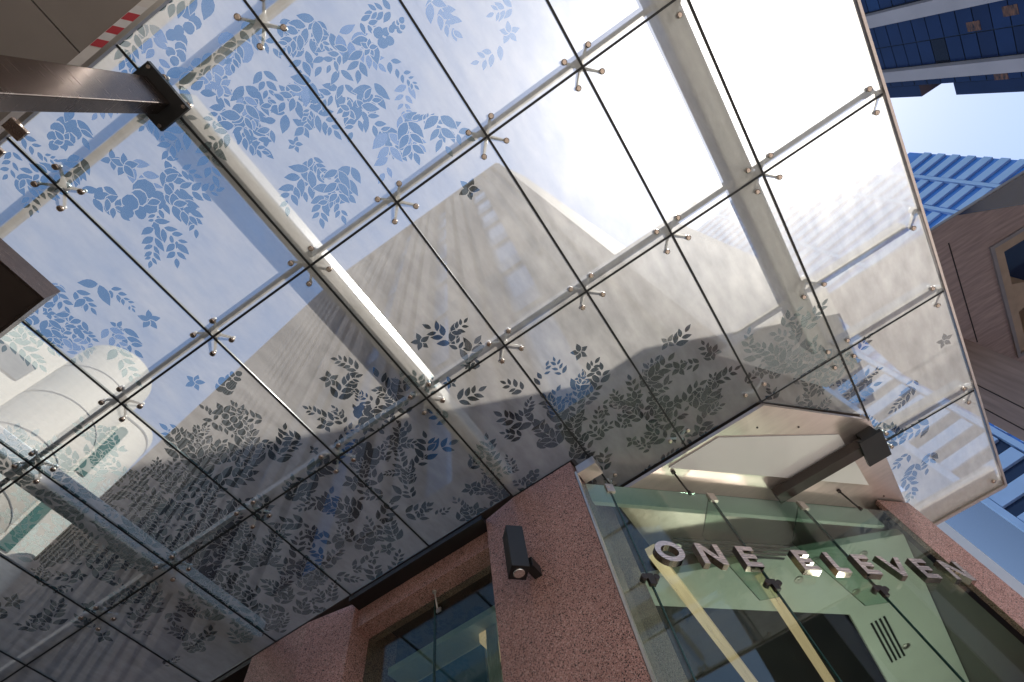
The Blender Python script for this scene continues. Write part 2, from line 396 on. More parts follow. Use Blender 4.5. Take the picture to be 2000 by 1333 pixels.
# ------------------------------------------------------------------ glass canopy
canopy = empty('glass_canopy', (-2.1, 1.1, 7.6), 'frosted glass canopy with clear leaf pattern on steel spider fittings over the pavement', 'canopy')
ZG = 7.6
CLUSTERS = [(-3.67, -1.85, 0.21, 4, 'd'), (-3.09, -1.69, 0.35, 7, 'd'), (-2.48, -1.51, 0.33, 9, 'd'), (-2.7, -1.25, 0.24, 5, 'd'), (-2.99, -1.01, 0.25, 5, 'd'), (-3.12, -0.79, 0.18, 3, 'd'), (-1.58, -1.72, 0.31, 8, 'd'), (-1.97, -2.03, 0.26, 6, 'd'), (-1.03, -1.77, 0.26, 6, 'd'), (-1.49, -1.29, 0.28, 9, 'd'), (-1.41, -0.9, 0.29, 7, 'd'), (-1.35, -0.45, 0.25, 5, 'd'), (-1.32, 0.08, 0.19, 3, 'd'), (-0.61, -1.35, 0.27, 7, 'd'), (-0.79, -1, 0.28, 6, 'd'), (-0.12, -1.03, 0.27, 8, 'd'), (-0.3, -0.67, 0.29, 9, 'd'), (-0.46, -0.39, 0.3, 7, 'd'), (-0.3, -0.01, 0.26, 5, 'd'), (-1.03, -0.11, 0.21, 3, 'd'), (0.95, -0.4, 0.21, 4, 'f'), (-0.19, 0.72, 0.06, 1, 'd'), (0.45, -0.82, 0.21, 3, 'f'), (-3.17, -1.97, 0.28, 5, 'd'), (-1.85, -1.14, 0.19, 4, 'd'), (-4.61, -0.74, 0.3, 8, 'd'), (-4.11, -0.74, 0.19, 4, 'd'), (-4.35, -0.33, 0.26, 6, 'd'), (-3.96, -0.15, 0.03, 1, 'd'), (-5.22, -0.82, 0.22, 6, 'd'), (-4.66, -0.85, 0.22, 4, 'd'), (-4.72, -0.45, 0.23, 4, 'd'), (-4.24, 1.08, 0.32, 4, 'u'), (-4.06, 1.32, 0.26, 3, 'u'), (-4.56, 1.49, 0.4, 8, 'u'), (-4.12, 1.64, 0.27, 2, 'u'), (-4.91, 2.01, 0.5, 10, 'u'), (-5.54, 1.6, 0.42, 6, 'u'), (-4.24, 2.03, 0.18, 2, 'u'), (-2.9, 1.59, 0.05, 1, 'u'), (-2.95, 2.08, 0.37, 6, 'u'), (-3.29, 2.19, 0.38, 7, 'u'), (-3.14, 2.61, 0.5, 11, 'u'), (-2.69, 2.47, 0.28, 4, 'u'), (-3.66, 3.03, 0.52, 10, 'u'), (-3.34, 3.28, 0.45, 8, 'u'), (-4.28, 2.73, 0.33, 6, 'u'), (-2.62, 3.12, 0.29, 5, 'u'), (-2.92, 3.74, 0.39, 6, 'u'), (-4.55, 3.54, 0.4, 5, 'u'), (-4.4, 3.91, 0.33, 4, 'u'), (-3.01, 4.47, 0.33, 5, 'u'), (-4.2, 4.34, 0.34, 4, 'u'), (-4.68, 3.28, 0.04, 1, 'u'), (-4.05, 4.12, 0.04, 1, 'u'), (-1.62, 2.02, 0.23, 4, 'u'), (-1.64, 2.36, 0.3, 5, 'u'), (-2.04, 2.69, 0.31, 5, 'u'), (-0.2, 3.15, 0.03, 1, 'u'), (-0.35, 3.51, 0.25, 4, 'u'), (-1.07, 3.63, 0.37, 8, 'u'), (-0.6, 3.8, 0.33, 6, 'u'), (-0.54, 4.25, 0.42, 10, 'u'), (-1.17, 4.06, 0.42, 8, 'u'), (-1.91, 3.9, 0.35, 6, 'u'), (-1.99, 4.27, 0.44, 7, 'u'), (-2.12, 3.83, 0.23, 3, 'u'), (-0.1, 4.49, 0.42, 9, 'u'), (0.28, 4.38, 0.26, 5, 'u'), (0.78, 4.18, 0.33, 6, 'u'), (0.66, 4.57, 0.3, 5, 'u'), (0.99, 4.72, 0.27, 5, 'u'), (1.24, 4.23, 0.06, 1, 'u'), (0.13, 4.98, 0.36, 7, 'u'), (-0.28, 4.98, 0.36, 6, 'u'), (-0.79, 5.13, 0.29, 5, 'u'), (0.94, 5.19, 0.24, 2, 'u'), (2.13, 4.82, 0.37, 7, 'u'), (2.45, 4.87, 0.19, 3, 'u'), (1.77, 4.93, 0.34, 6, 'u'), (2.07, 5.35, 0.43, 9, 'u'), (2.39, 5.79, 0.4, 9, 'u'), (2.65, 5.49, 0.23, 3, 'u'), (4.05, 6.11, 0.04, 1, 'f'), (3.26, 6.56, 0.37, 4, 'f'), (3.13, 7, 0.43, 5, 'f'), (2.82, 7.32, 0.35, 7, 'u'), (3.2, 7.62, 0.36, 4, 'f'), (3.05, 7.85, 0.32, 3, 'f'), (2.16, 5.98, 0.41, 6, 'u'), (-6.41, 0.59, 0.43, 8, 'u'), (-5.92, 0.69, 0.33, 6, 'u'), (-7.02, 0.8, 0.51, 9, 'u'), (-7.04, 1.33, 0.57, 10, 'u'), (-6.48, 1.8, 0.55, 9, 'u'), (-6.02, 1.96, 0.55, 10, 'u'), (-5.54, 2.02, 0.47, 9, 'u'), (-5.95, 2.59, 0.5, 10, 'u'), (-5.96, 3.07, 0.52, 10, 'u'), (-6.68, 2.57, 0.59, 9, 'u'), (-7.4, 2.19, 0.58, 9, 'u'), (-8.09, 1.96, 0.58, 7, 'u'), (-5.58, 3.15, 0.44, 8, 'u'), (-5.7, 3.68, 0.41, 8, 'u'), (-5.19, 3.74, 0.37, 6, 'u'), (-5.48, 4.28, 0.39, 6, 'u'), (-7.43, 3.08, 0.62, 7, 'u'), (-6.75, 3.56, 0.55, 8, 'u'), (-6.7, 0.26, 0.32, 5, 'u'), (-6.26, 3.86, 0.43, 6, 'u')]
LEAF = [(0,0),(0.12,0.13),(0.30,0.22),(0.50,0.23),(0.70,0.17),(0.87,0.075),(1.0,0.0),(0.87,-0.075),(0.70,-0.17),(0.50,-0.23),(0.30,-0.22),(0.12,-0.13)]
ROUND = [(0,0),(0.08,0.26),(0.34,0.44),(0.66,0.40),(0.92,0.18),(0.97,0.0),(0.92,-0.18),(0.66,-0.40),(0.34,-0.44),(0.08,-0.26)]
rnd = random.Random(11)
leaves = []           # (outline, inside, kind)
def add_leaf(x, y, ang, L, wid, kind, shape):
    bend = rnd.uniform(-0.16, 0.16)
    ca, sa = math.cos(ang), math.sin(ang)
    ins, outl = [], []
    for u, v in shape:
        v = v*wid + bend*u*(1-u)*1.2
        ins.append((x+L*(u*ca-v*sa), y+L*(u*sa+v*ca)))
        k = 1 + 0.017/L
        uu, vv = (u-0.5)*k+0.5, v*(1+0.034/L)
        outl.append((x+L*(uu*ca-vv*sa), y+L*(uu*sa+vv*ca)))
    outl.reverse(); ins.reverse()                      # counter-clockwise
    leaves.append((outl if rnd.random() < 0.8 else None, ins, kind))
def sprig(x, y, ang, scale, kind):
    style = rnd.random()
    if style < 0.16:                                   # five-petalled flower
        n = rnd.choice((4, 5, 5)); a0 = rnd.uniform(0, 6.28); L = 0.125*scale
        for i in range(n):
            add_leaf(x, y, a0+2*math.pi*i/n+rnd.uniform(-.1,.1), L*rnd.uniform(.9,1.1), 1.15, kind, LEAF)
        return
    n = rnd.choice((2, 3, 3, 4, 5)); cx, cy = x, y; step = 0.112*scale; L = 0.172*scale*rnd.uniform(0.85, 1.15)
    shp = ROUND if rnd.random() < 0.05 else LEAF
    turn = rnd.uniform(-0.22, 0.22)
    for i in range(n):
        k = 1 - 0.13*i
        for s in (-1, 1):
            if rnd.random() < 0.93:
                a = ang + s*rnd.uniform(0.6, 0.95)
                add_leaf(cx+0.012*math.cos(a), cy+0.012*math.sin(a), a, L*k*rnd.uniform(.85,1.12), rnd.uniform(.85,1.1), kind, shp)
        cx += step*k*math.cos(ang); cy += step*k*math.sin(ang); ang += turn
    add_leaf(cx, cy, ang, L*0.72*(1-0.07*n)*1.2, 1.0, kind, shp)
for cx, cy_, r, n, k in CLUSTERS:
    base = math.radians(127 if k == 'd' else (-53 if k == 'u' else 127))
    if n == 1:
        a0 = rnd.uniform(0, 6.28)
        for i in range(5): add_leaf(cx, cy_, a0+i*1.2566, 0.125, 1.2, 'half' if k == 'f' else 'clear', LEAF)
        continue
    for i in range(max(2, round((0.8 if k != 'u' else 1.05 if cx > -4.3 else 1.9)*n))):
        rr = r*math.sqrt(rnd.random())*(1.15 if k != 'u' else 1.4); aa = rnd.uniform(0, 6.28)
        kind = 'half' if (k == 'f' or rnd.random() < 0.14) else 'clear'
        sprig(cx+rr*math.cos(aa), cy_+rr*math.sin(aa), base+rnd.gauss(0, 0.85), rnd.uniform(0.6, 1.2), kind)

def clip_near(poly, x0, x1, y0, y1):
    xs = [p[0] for p in poly]; ys = [p[1] for p in poly]
    return max(xs) > x0 and min(xs) < x1 and max(ys) > y0 and min(ys) < y1
def panel(poly):
    """one glass pane: etched underside with the leaves cut out of the film, clear top, dark edges"""
    xs = [p[0] for p in poly]; ys = [p[1] for p in poly]
    x0, x1, y0, y1 = min(xs), max(xs), min(ys), max(ys)
    pts, faces, kinds = [], [], []
    def addf(pl, kd):
        i0 = len(pts); pts.extend(Vector(p) for p in pl); faces.append(list(range(i0, i0+len(pl)))); kinds.append(kd)
    addf(poly, 'frost')
    for outl, ins, kd in leaves:
        if clip_near(ins, x0, x1, y0, y1):
            if outl: addf(outl, 'frost')
            addf(ins, kd)
    res = delaunay_2d_cdt(pts, [], faces, 1, 1e-5)
    V, F, of = res[0], res[2], res[5]
    me_v = [(v.x, v.y, ZG) for v in V]; me_f, me_m = [], []
    for f, o in zip(F, of):
        if 0 not in o: continue
        k = kinds[max(o)]
        me_f.append(list(reversed(f)) if True else f); me_m.append({'frost': 0, 'clear': 1, 'half': 2}[k])
    nb = len(me_v); n = len(poly)
    T = 0.021
    me_v += [(p[0], p[1], ZG+T) for p in poly] + [(p[0], p[1], ZG) for p in poly]
    me_f.append([nb+i for i in range(n)]); me_m.append(3)
    for i in range(n):
        j = (i+1) % n
        me_f.append([nb+n+i, nb+n+j, nb+j, nb+i]); me_m.append(4)
    me = bpy.data.meshes.new('glass_panel'); me.from_pydata(me_v, [], me_f)
    for q in (M_frost, M_clear, M_half, M_glasstop, M_glassedge): me.materials.append(q)
    me.polygons.foreach_set('material_index', me_m); me.update()
    o = bpy.data.objects.new('glass_panel', me); COL.objects.link(o); attach(o, canopy)
XS = [-10.7, -9.28, -7.86, -6.445, -5.005, -3.57, -2.129, -0.916, 0.284, 1.486, 2.708, 4.238]
G = 0.0125
def rect(x0, x1, y0, y1): return [(x0+G,y0+G),(x1-G,y0+G),(x1-G,y1-G),(x0+G,y1-G)]
Y0, Y1, Y2 = -2.19, 0.396, 2.510
for i in range(len(XS)-1):
    x0, x1 = XS[i], XS[i+1]
    panel(rect(x0, x1, Y0, Y1)); panel(rect(x0, x1, Y1, Y2))
    if x1 <= -2.0: panel(rect(x0, x1, Y2, 4.46))
panel([(-2.119,2.52),(-0.926,2.52),(-0.926,5.33),(-1.10,5.33),(-1.10,4.49),(-2.119,4.49)])
panel(rect(-0.916, 0.284, Y2, 5.34)); panel(rect(0.284, 1.486, Y2, 5.34)); panel(rect(1.486, 2.708, Y2, 5.356))
panel([(1.50,5.366),(2.698,5.366),(2.698,6.56)])
panel(rect(2.708, 4.238, Y2, 5.356)); panel(rect(2.708, 4.238, 5.356, 7.223)); panel(rect(2.708, 4.238, 7.223, 9.38))
# sealant joints
def joint(x0, x1, y0, y1):
    b = MB(); b.box(x0, x1, y0, y1, ZG-0.004, ZG+0.024); b.build('sealant_joint', M_gasket, canopy)
g = G-0.0005
for x in XS[1:-1]:
    yb = 4.46 if x < -2 else 5.33
    if x > 2.7: yb = 9.38
    joint(x-g, x+g, Y0, yb)
for y in (Y1, Y2):
    for i in range(len(XS)-1): joint(XS[i]+G, XS[i+1]-G, y-g, y+g)
joint(1.496, 2.698, 5.356-g, 5.356+g); joint(2.718, 4.228, 5.356-g, 5.356+g); joint(2.718, 4.228, 7.223-g, 7.223+g)
# beams and purlins above the glass
for x, y1 in ((-6.86, 4.4), (-2.13, 4.4), (2.57, 5.28)):
    b = MB(); b.box(x-0.13, x+0.13, -1.64, y1, ZG+0.14, ZG+0.48); b.bevel(0.035, 3); b.build('roof_beam', M_steel, canopy, smooth=False)
for y, x0, x1 in ((-1.68, -10.7, 4.2), (0.335, -10.7, 4.2), (2.445, -10.7, 4.2), (4.25, 1.62, 2.43), (4.25, 2.73, 4.1), (5.30, 2.73, 4.2), (7.16, 2.73, 4.2), (9.16, 2.73, 4.2)):
    cuts = [x0] + [q for X in (-6.86, -2.13, 2.57) for q in (X-0.14, X+0.14) if x0 < q < x1] + [x1]
    for p, q in zip(cuts[0::2], cuts[1::2]):
        b = MB(); b.box(p, q, y-0.028, y+0.028, ZG+0.12, ZG+0.25); b.build('purlin', M_purlin, canopy)
b = MB(); b.box(4.242, 4.274, -2.25, 9.44, ZG-0.02, ZG+0.06); b.build('edge_trim', M_porch_steel, canopy)
b = MB(); b.box(2.70, 4.24, 9.385, 9.44, ZG-0.03, ZG+0.10); b.build('edge_trim', M_porch_steel, canopy)
b = MB(); b.box(2.655, 2.700, 6.62, 9.44, ZG-0.06, ZG+0.10); b.build('edge_trim', M_porch_steel, canopy)
b = MB(); b.box(2.72, 4.2, 9.0, 9.37, ZG+0.05, ZG+0.12); b.build('end_rail', M_tapew, canopy)
b = MB(); b.box(-10.7, 4.24, -2.235, -2.195, ZG-0.02, ZG+0.06); b.build('front_trim', M_rail, canopy)
for x in (-3.43, -3.75, -1.2, 0.6, -6.2):
    b = MB(); b.box(x-0.07, x+0.07, -2.27, -2.10, ZG-0.05, ZG-0.006); b.bevel(0.006); b.build('edge_clip', M_button, canopy)
# spider fittings: knuckle with four arms above the glass, a bolt head under each corner
def spider(x, y, dirs):
    b = MB(); c = Vector((x, y, ZG+0.10))
    b.lathe((x, y, ZG+0.06), [(0.03,0),(0.045,0.02),(0.045,0.07),(0.03,0.09)], 12)
    for sx, sy in dirs:
        e_ = Vector((x+0.145*sx, y+0.145*sy, ZG+0.05)); b.tube(c, e_, 0.020, 0.013, 8)
        b.tube(e_+Vector((0,0,0.012)), e_+Vector((0,0,-0.025)), 0.02, None, 10)
    so_ = b.build('spider_fitting', M_arm, canopy)
    for sx, sy in dirs:
        q = MB(); q.lathe((x+0.145*sx, y+0.145*sy, ZG-0.034), [(0.020,0),(0.031,0.006),(0.031,0.031)], 14)
        q.lathe((x+0.145*sx, y+0.145*sy, ZG-0.037), [(0.009,0),(0.009,0.0028)], 6)
        q.build('bolt_head', M_button, so_)
A4 = [(1,1),(1,-1),(-1,1),(-1,-1)]
for x in XS[2:-1]:
    for y in (Y1, Y2): spider(x, y, A4)
spider(4.238, Y2, [(-1,1),(-1,-1)]); spider(4.238, Y1, [(-1,1),(-1,-1)])
spider(2.708, 5.356, A4); spider(4.238, 5.356, [(-1,1),(-1,-1)])
spider(2.708, 7.223, [(1,1),(1,-1)]); spider(4.238, 7.223, [(-1,1),(-1,-1)])
spider(2.708, 9.33, [(1,-1)]); spider(4.238, 9.33, [(-1,-1)])
spider(4.238, 4.10, [(-1,1)]); spider(2.708, 4.10, [(1,1),(-1,1)])
spider(1.486, 5.25, [(1,-1),(-1,-1)]); spider(0.284, 5.25, [(1,-1),(-1,-1)]); spider(-0.916, 5.25, [(1,-1)])
for x in (-3.57, -2.129, -0.916): spider(x, -1.62, A4)

# ------------------------------------------------------------------ steel column, outrigger, pillar bracket
col = empty('steel_column', (-2.115, -1.66, 0.14), 'tall brown square steel column with a black cap plate carrying the canopy corner', 'column')
b = MB(); b.box(-2.2, -2.03, -1.8, -1.52, 0.14, 7.38); b.bevel(0.008, 2); b.build('shaft', M_column, col)
b = MB(); b.box(-2.29, -1.93, -1.88, -1.40, 7.385, 7.44); b.box(-2.18, -2.05, -1.75, -1.57, 7.44, 7.70); b.build('cap_plate', M_black, col)
for x in (-2.26, -1.96):
    for y in (-1.84, -1.44):
        b = MB(); b.lathe((x, y, 7.366), [(0.018,0),(0.018,0.018)], 6); b.build('bolt', M_button, col)
arm = empty('steel_outrigger', (1.77, 6.79, 7.35), 'dark brown steel tube jutting out under the white entrance soffit', 'beam')
b = MB(); b.box(0.98, 2.40, 6.70, 6.88, 7.28, 7.44); b.bevel(0.006); b.build('tube', M_dark, arm)
b = MB(); b.box(2.30, 2.64, 6.55, 7.05, 7.22, 7.27); b.box(2.41, 2.64, 6.66, 6.94, 7.27, 7.49); b.build('mounting_plate', M_black, arm)
br = MB(); br.box(-1.14, -0.86, 4.56, 4.78, 7.36, 7.52); br.bevel(0.006)
tag(br.build('steel_bracket', M_porch_steel), 'small square steel bracket on top of the speckled granite pillar', 'bracket')

# ------------------------------------------------------------------ porch soffit
por = empty('entrance_soffit', (1.2, 6.8, 7.5), 'brushed steel porch soffit with a large white panel above the entrance glass', 'soffit')
b = MB(); b.prism([(-0.98,5.345),(1.47,5.345),(2.645,6.55),(2.645,8.40),(2.645,9.3),(-0.98,9.3)], 7.50, 7.56); b.build('steel_plate', M_porch_steel, por)
b = MB(); b.prism([(-0.08,5.40),(0.72,5.40),(2.2,6.5),(2.28,7.70)], 7.478, 7.498); b.build('white_panel', M_white_panel, por)
for x, y in ((1.25,5.62),(1.75,6.0),(2.42,8.1),(0.3,6.6)):
    b = MB(); b.lathe((x,y,7.49),[(0.014,0),(0.014,0.009)],8); b.build('screw_head', M_dark, por)

# ------------------------------------------------------------------ entrance screen on the 45-degree corner
D = Vector((1,1,0)).normalized(); O_ = Vector((1,-1,0)).normalized(); P0 = Vector((-0.89,4.87,0))
scr = empty('entrance_screen', P0+Vector((0,0,0.14)), 'greenish frameless glass entrance screen set across the building corner', 'glass wall')
def P(s, o=0.0, z=0.0): return P0 + D*s + O_*o + Vector((0,0,z))
JS = [0.0, 1.5, 2.93, 4.48]
for s0, s1 in zip(JS, JS[1:]):
    b = MB(); c = P((s0+s1)/2, 0, 3.72)
    b.obox(c, D*((s1-s0)/2-0.008), O_*0.01, Vector((0,0,3.48)))
    b.build('glass_pane', [M_entry], scr)
for s in JS[:3]:
    b = MB(); b.obox(P(s,0,3.72), D*0.0085, O_*0.0115, Vector((0,0,3.48))); b.build('pane_joint', M_entry_edge, scr)
b = MB(); q0, q1 = Vector((-1.165,4.60,0)), P(0)
d_ = (q1-q0); L_ = d_.length; d_.normalize(); b.obox((q0+q1)/2+Vector((0,0,3.72)), d_*(L_/2-0.012), Vector((-d_.y,d_.x,0))*0.01, Vector((0,0,3.48))); b.build('return_pane', M_entry, scr)
for s in JS[1:3]:                                       # glass fins behind the joints
    b = MB(); th = D*0.008
    for sg in (-1, 1):
        pts = [P(s,-0.02,7.19)+sg*th, P(s,-0.55,7.0)+sg*th, P(s,-0.30,5.7)+sg*th, P(s,-0.02,5.5)+sg*th]
        b.face(pts)
    A_ = [P(s,-0.02,7.19), P(s,-0.55,7.0), P(s,-0.30,5.7), P(s,-0.02,5.5)]
    for u, v in zip(A_, A_[1:]+A_[:1]): b.face([u-th, v-th, v+th, u+th], 1)
    b.build('glass_fin', [M_entry, M_entry_edge], scr)
for s, z in ((0.0,5.6),(1.5,5.62),(2.93,5.62)):
    b = MB(); b.obox(P(s,0.02,z), D*0.035, O_*0.025, Vector((0,0,0.07)))
    for sg in (-1, 1):
        b.tube(P(s+sg*0.07,0.045,z+0.03), P(s+sg*0.07,-0.03,z+0.03), 0.035, None, 12); b.tube(P(s,0.03,z), P(s+sg*0.07,0.03,z+0.03), 0.014, None, 8)
    b.build('clamp', M_dark, scr)
for s in (0.0, 1.5, 2.93):
    b = MB(); b.obox(P(s,0.02,7.12), D*0.055, O_*0.02, Vector((0,0,0.075))); b.tube(P(s-0.02,0.05,7.14), P(s-0.02,0.0,7.14), 0.022, None, 12)
    b.build('top_clip', M_porch_steel, scr)
for a_, c_ in (((-0.065,5.52,7.498),(-0.035,5.73,7.19)),((1.85,7.50,7.498),(1.92,7.69,7.19)),((0.85,6.45,7.498),(0.92,6.69,7.19))):
    if a_[0] > 0.5 and a_[0] < 1: continue
    b = MB(); b.tube(a_, c_, 0.014); b.lathe((a_[0],a_[1],7.468),[(0.03,0),(0.03,0.03)],10); b.lathe((c_[0],c_[1]-0.02,7.17),[(0.025,0),(0.025,0.05)],10); b.build('hanger_rod', M_dark, scr)

# ------------------------------------------------------------------ sign ONE ELEVEN
sign = empty('entrance_sign', P(2.3,0.1,5.79), 'mirror steel letters ONE ELEVEN fixed across the entrance glass', 'sign')
def letter_polys(ch, w, h, t):
    if ch == 'E': return [[(0,0),(w,0),(w,t),(t,t),(t,(h-t)/2),(w*.92,(h-t)/2),(w*.92,(h+t)/2),(t,(h+t)/2),(t,h-t),(w,h-t),(w,h),(0,h)]]
    if ch == 'L': return [[(0,0),(w,0),(w,t),(t,t),(t,h),(0,h)]]
    if ch == 'N': return [[(0,0),(t,0),(t,h-t*1.55),(w-t,0),(w,0),(w,h),(w-t,h),(w-t,t*1.55),(t,h),(0,h)]]
    if ch == 'V': return [[(w/2-t*.5,0),(w/2+t*.5,0),(w,h),(w-t*1.08,h),(w/2,t*1.25),(t*1.08,h),(0,h)]]
def add_letter(ch, s, w, z0=5.79, h=0.31, t=0.068, dep=0.085, off=0.03):
    b = MB()
    def pt(u, v, o): return P(s+u, o, z0+v)
    if ch == 'O':
        n = 40; ro, ri = [], []
        for i in range(n):
            a_ = 2*math.pi*i/n; ro.append((w/2+w/2*math.cos(a_), h/2+h/2*math.sin(a_))); ri.append((w/2+(w/2-t)*math.cos(a_), h/2+(h/2-t)*math.sin(a_)))
        for i in range(n):
            j = (i+1) % n
            b.face([pt(*ro[i],off+dep),pt(*ro[j],off+dep),pt(*ri[j],off+dep),pt(*ri[i],off+dep)])
            b.face([pt(*ro[i],off),pt(*ri[i],off),pt(*ri[j],off),pt(*ro[j],off)])
            b.face([pt(*ro[i],off),pt(*ro[j],off),pt(*ro[j],off+dep),pt(*ro[i],off+dep)], 1)
            b.face([pt(*ri[i],off+dep),pt(*ri[j],off+dep),pt(*ri[j],off),pt(*ri[i],off)], 1)
        bmesh.ops.remove_doubles(b.bm, verts=b.bm.verts, dist=1e-5)
    else:
        for pl in letter_polys(ch, w, h, t):
            f = b.face([pt(u,v,off+dep) for u,v in pl]); b.face([pt(u,v,off) for u,v in reversed(pl)])
            for (u,v),(u2,v2) in zip(pl, pl[1:]+pl[:1]):
                b.face([pt(u,v,off),pt(u2,v2,off),pt(u2,v2,off+dep),pt(u,v,off+dep)], 1)
        bmesh.ops.remove_doubles(b.bm, verts=b.bm.verts, dist=1e-5)
    b.build('letter', [M_letter, M_mirror], sign)
for ch, s, w in (('O',0.16,0.35),('N',0.70,0.30),('E',1.23,0.22),('E',1.98,0.22),('L',2.43,0.19),('E',2.83,0.22),('V',3.20,0.34),('E',3.69,0.22),('N',4.13,0.30)):
    add_letter(ch, s, w)

# ------------------------------------------------------------------ lobby seen through the glass
lob = empty('entrance_lobby', (0.4, 8.5, 0.14), 'pale lobby with lit coves behind the entrance glass', 'lobby')
b = MB(); b.prism([(-1.55,4.85+0.0+5.62-5.1+0.0+0.95),(2.25,8.35),(2.25,13.5),(1.0,13.5),(1.0,9.43),(-1.55,6.88)], 7.0, 7.12)
b.build('ceiling', M_lobby, lob)
b = MB(); b.obox(P(2.1,-0.24,7.31), D*2.35, O_*0.03, Vector((0,0,0.185))); b.build('bulkhead', M_lobby, lob)
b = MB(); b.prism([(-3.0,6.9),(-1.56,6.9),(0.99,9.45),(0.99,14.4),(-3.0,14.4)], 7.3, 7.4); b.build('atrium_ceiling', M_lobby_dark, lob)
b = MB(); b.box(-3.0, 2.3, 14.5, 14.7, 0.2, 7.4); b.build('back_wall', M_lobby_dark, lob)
b = MB(); b.box(-2.6, -2.5, 5.65, 14.5, 0.2, 7.3); b.build('left_wall', M_lobby, lob)
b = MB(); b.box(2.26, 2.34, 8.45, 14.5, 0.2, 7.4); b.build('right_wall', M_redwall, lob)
for x in (-0.98, 0.08):
    b = MB(); b.box(x, x+0.15, x+6.95 if x < 0 else 7.55, 12.5, 6.86, 6.995); b.build('lit_cove', M_gold, lob)
def vent(c, du, dv, lu, n=4):
    for i in range(n):
        b = MB(); b.obox(Vector(c)+Vector(dv)*(i-1.5)*0.075, Vector(du)*lu, Vector(dv)*0.018, Vector((0,0,0.004))); b.build('vent_slot', M_slot, lob)
vent((0.0,6.80,6.994), D, O_, 0.93); vent((1.34,10.5,6.994), (0,1,0), (1,0,0), 0.62)
for x, y in ((-0.98,6.55),(-0.6,6.25),(0.6,8.1),(1.25,9.0),(0.95,7.9),(1.55,10.9),(1.6,8.3)):
    b = MB(); b.lathe((x,y,6.985),[(0.055,0),(0.07,0.005),(0.07,0.014)],16); b.lathe((x,y,6.978),[(0.035,0),(0.04,0.006)],12); b.build('downlight', M_rail, lob)

def room_fill(parent, loc, watts, col):  # unseen point lights added to brighten the interiors
    l = bpy.data.lights.new('room_fill_light', 'POINT'); l.energy = watts; l.color = col; l.shadow_soft_size = 0.25
    o = bpy.data.objects.new('room_fill_light', l); COL.objects.link(o); o.parent = parent; o.location = Vector(loc)-world_loc(parent)
room_fill(lob, (-0.2, 10.6, 2.6), 110, (1.0, 0.93, 0.80)); room_fill(lob, (1.4, 11.2, 2.6), 90, (1.0, 0.93, 0.80))
room_fill(tower, (-3.4, 6.8, 3.6), 18, (1.0, 0.93, 0.82))
b = MB(); b.box(-1.163, -1.135, 4.505, 4.56, 0.2, 7.35); b.box(-1.163, -1.150, 4.565, 4.60, 0.2, 7.35); b.build('steel_reveal', M_rail, tower)
# ------------------------------------------------------------------ wall lamp on the pillar
lamp = empty('wall_lamp', (-2.02, 4.5, 6.3), 'black box shaped spotlight fixed to the speckled red granite pillar', 'lamp')
c = Vector((-2.10, 4.24, 6.34)); r2 = math.sqrt(0.5)
b = MB(); b.obox(c, Vector((r2,r2,0))*0.105, Vector((-r2,r2,0))*0.105, Vector((0,0,0.32))); b.bevel(0.006); b.build('housing', M_black, lamp)
b = MB(); b.obox((-1.99,4.40,6.14), (0.05,0,0), (0,0.10,0), (0,0,0.07)); b.bevel(0.006); b.build('bracket', M_black, lamp)
b = MB(); b.lathe((c.x,c.y,c.z-0.335),[(0.03,0.006),(0.055,0.0),(0.068,0.004),(0.068,0.014)],20); b.build('lens', M_lens, lamp)

# ------------------------------------------------------------------ neighbouring awning and kiosk roof
aw = empty('neighbouring_awning', (-4, -6, 0.14), 'broad grey brown awning soffit of the house across the pavement', 'awning')
for x0, x1 in ((-12,-3.03),(-3.01,6)):
    b = MB(); b.box(x0, x1, -9.0, -2.855, 9.0, 9.35); b.build('soffit_panel', M_soffit, aw)
b = MB(); b.box(-3.35, 6, -2.852, -2.68, 8.985, 9.37); b.build('edge_trim', M_trim, aw)
b = MB(); b.box(-45, 14, -18, -9.01, 0.14, 18.0); b.build('wall', M_pale, aw)
b = MB()
for i in range(6):
    x = -2.86+0.12*i
    b.prism([(x,-2.845),(x+0.12,-2.845),(x+0.26,-2.70),(x+0.14,-2.70)], 8.976, 8.984, i % 2)
tag(b.build('barrier_tape', [M_red, M_tapew]), 'strip of red and white striped tape stuck under the awning edge', 'tape')
ki = empty('kiosk', (-4, -2, 0.14), 'dark kiosk with a flat overhanging roof slab beside the canopy', 'kiosk')
b = MB(); b.box(-5.4, -2.63, -3.4, -0.55, 5.0, 5.13); b.build('roof', M_dark, ki)
b = MB(); b.box(-5.4, -2.61, -0.549, -0.53, 4.99, 5.14); b.box(-2.629, -2.61, -3.4, -0.549, 4.99, 5.14); b.build('roof_edge', M_column, ki)
b = MB(); b.box(-5.3, -3.5, -3.3, -0.9, 0.14, 4.99); b.build('body', M_dark, ki)

# ------------------------------------------------------------------ white rounded building on the left
wb = empty('white_building', (-30, -3, 0), 'white sunlit building with rounded corner and grey window bands beyond the canopy', 'building')
def rounded(x0, y0, y1, r, depth, z0, z1, n=12):
    pts = [(x0-depth, y0), (x0, y0)]
    for i in range(n+1):
        a_ = math.pi/2*i/n; pts.append((x0-r+r*math.cos(a_), y1-r+r*math.sin(a_)))
    pts.append((x0-depth, y1)); return pts
b = MB()
b.prism(rounded(-26,-16,-0.6,1.2,9,0,0), 0, 32.6)
b.build('wall', M_white, wb)
for k, z in enumerate((14.0, 17.0, 20.0, 23.0, 26.0, 29.2)):
    b = MB(); b.prism([(p[0]+0.05, p[1]+0.02) for p in rounded(-26,-15.8,-1.9,0.5,2,0,0)], z, z+1.5); b.build('window_band', M_greywin, wb)
b = MB(); b.prism([(-26.8+2.3*math.cos(i*math.pi/16), 0.6+2.3*math.sin(i*math.pi/16)) for i in range(32)], 0, 35.0); b.build('stair_turret', M_white, wb)
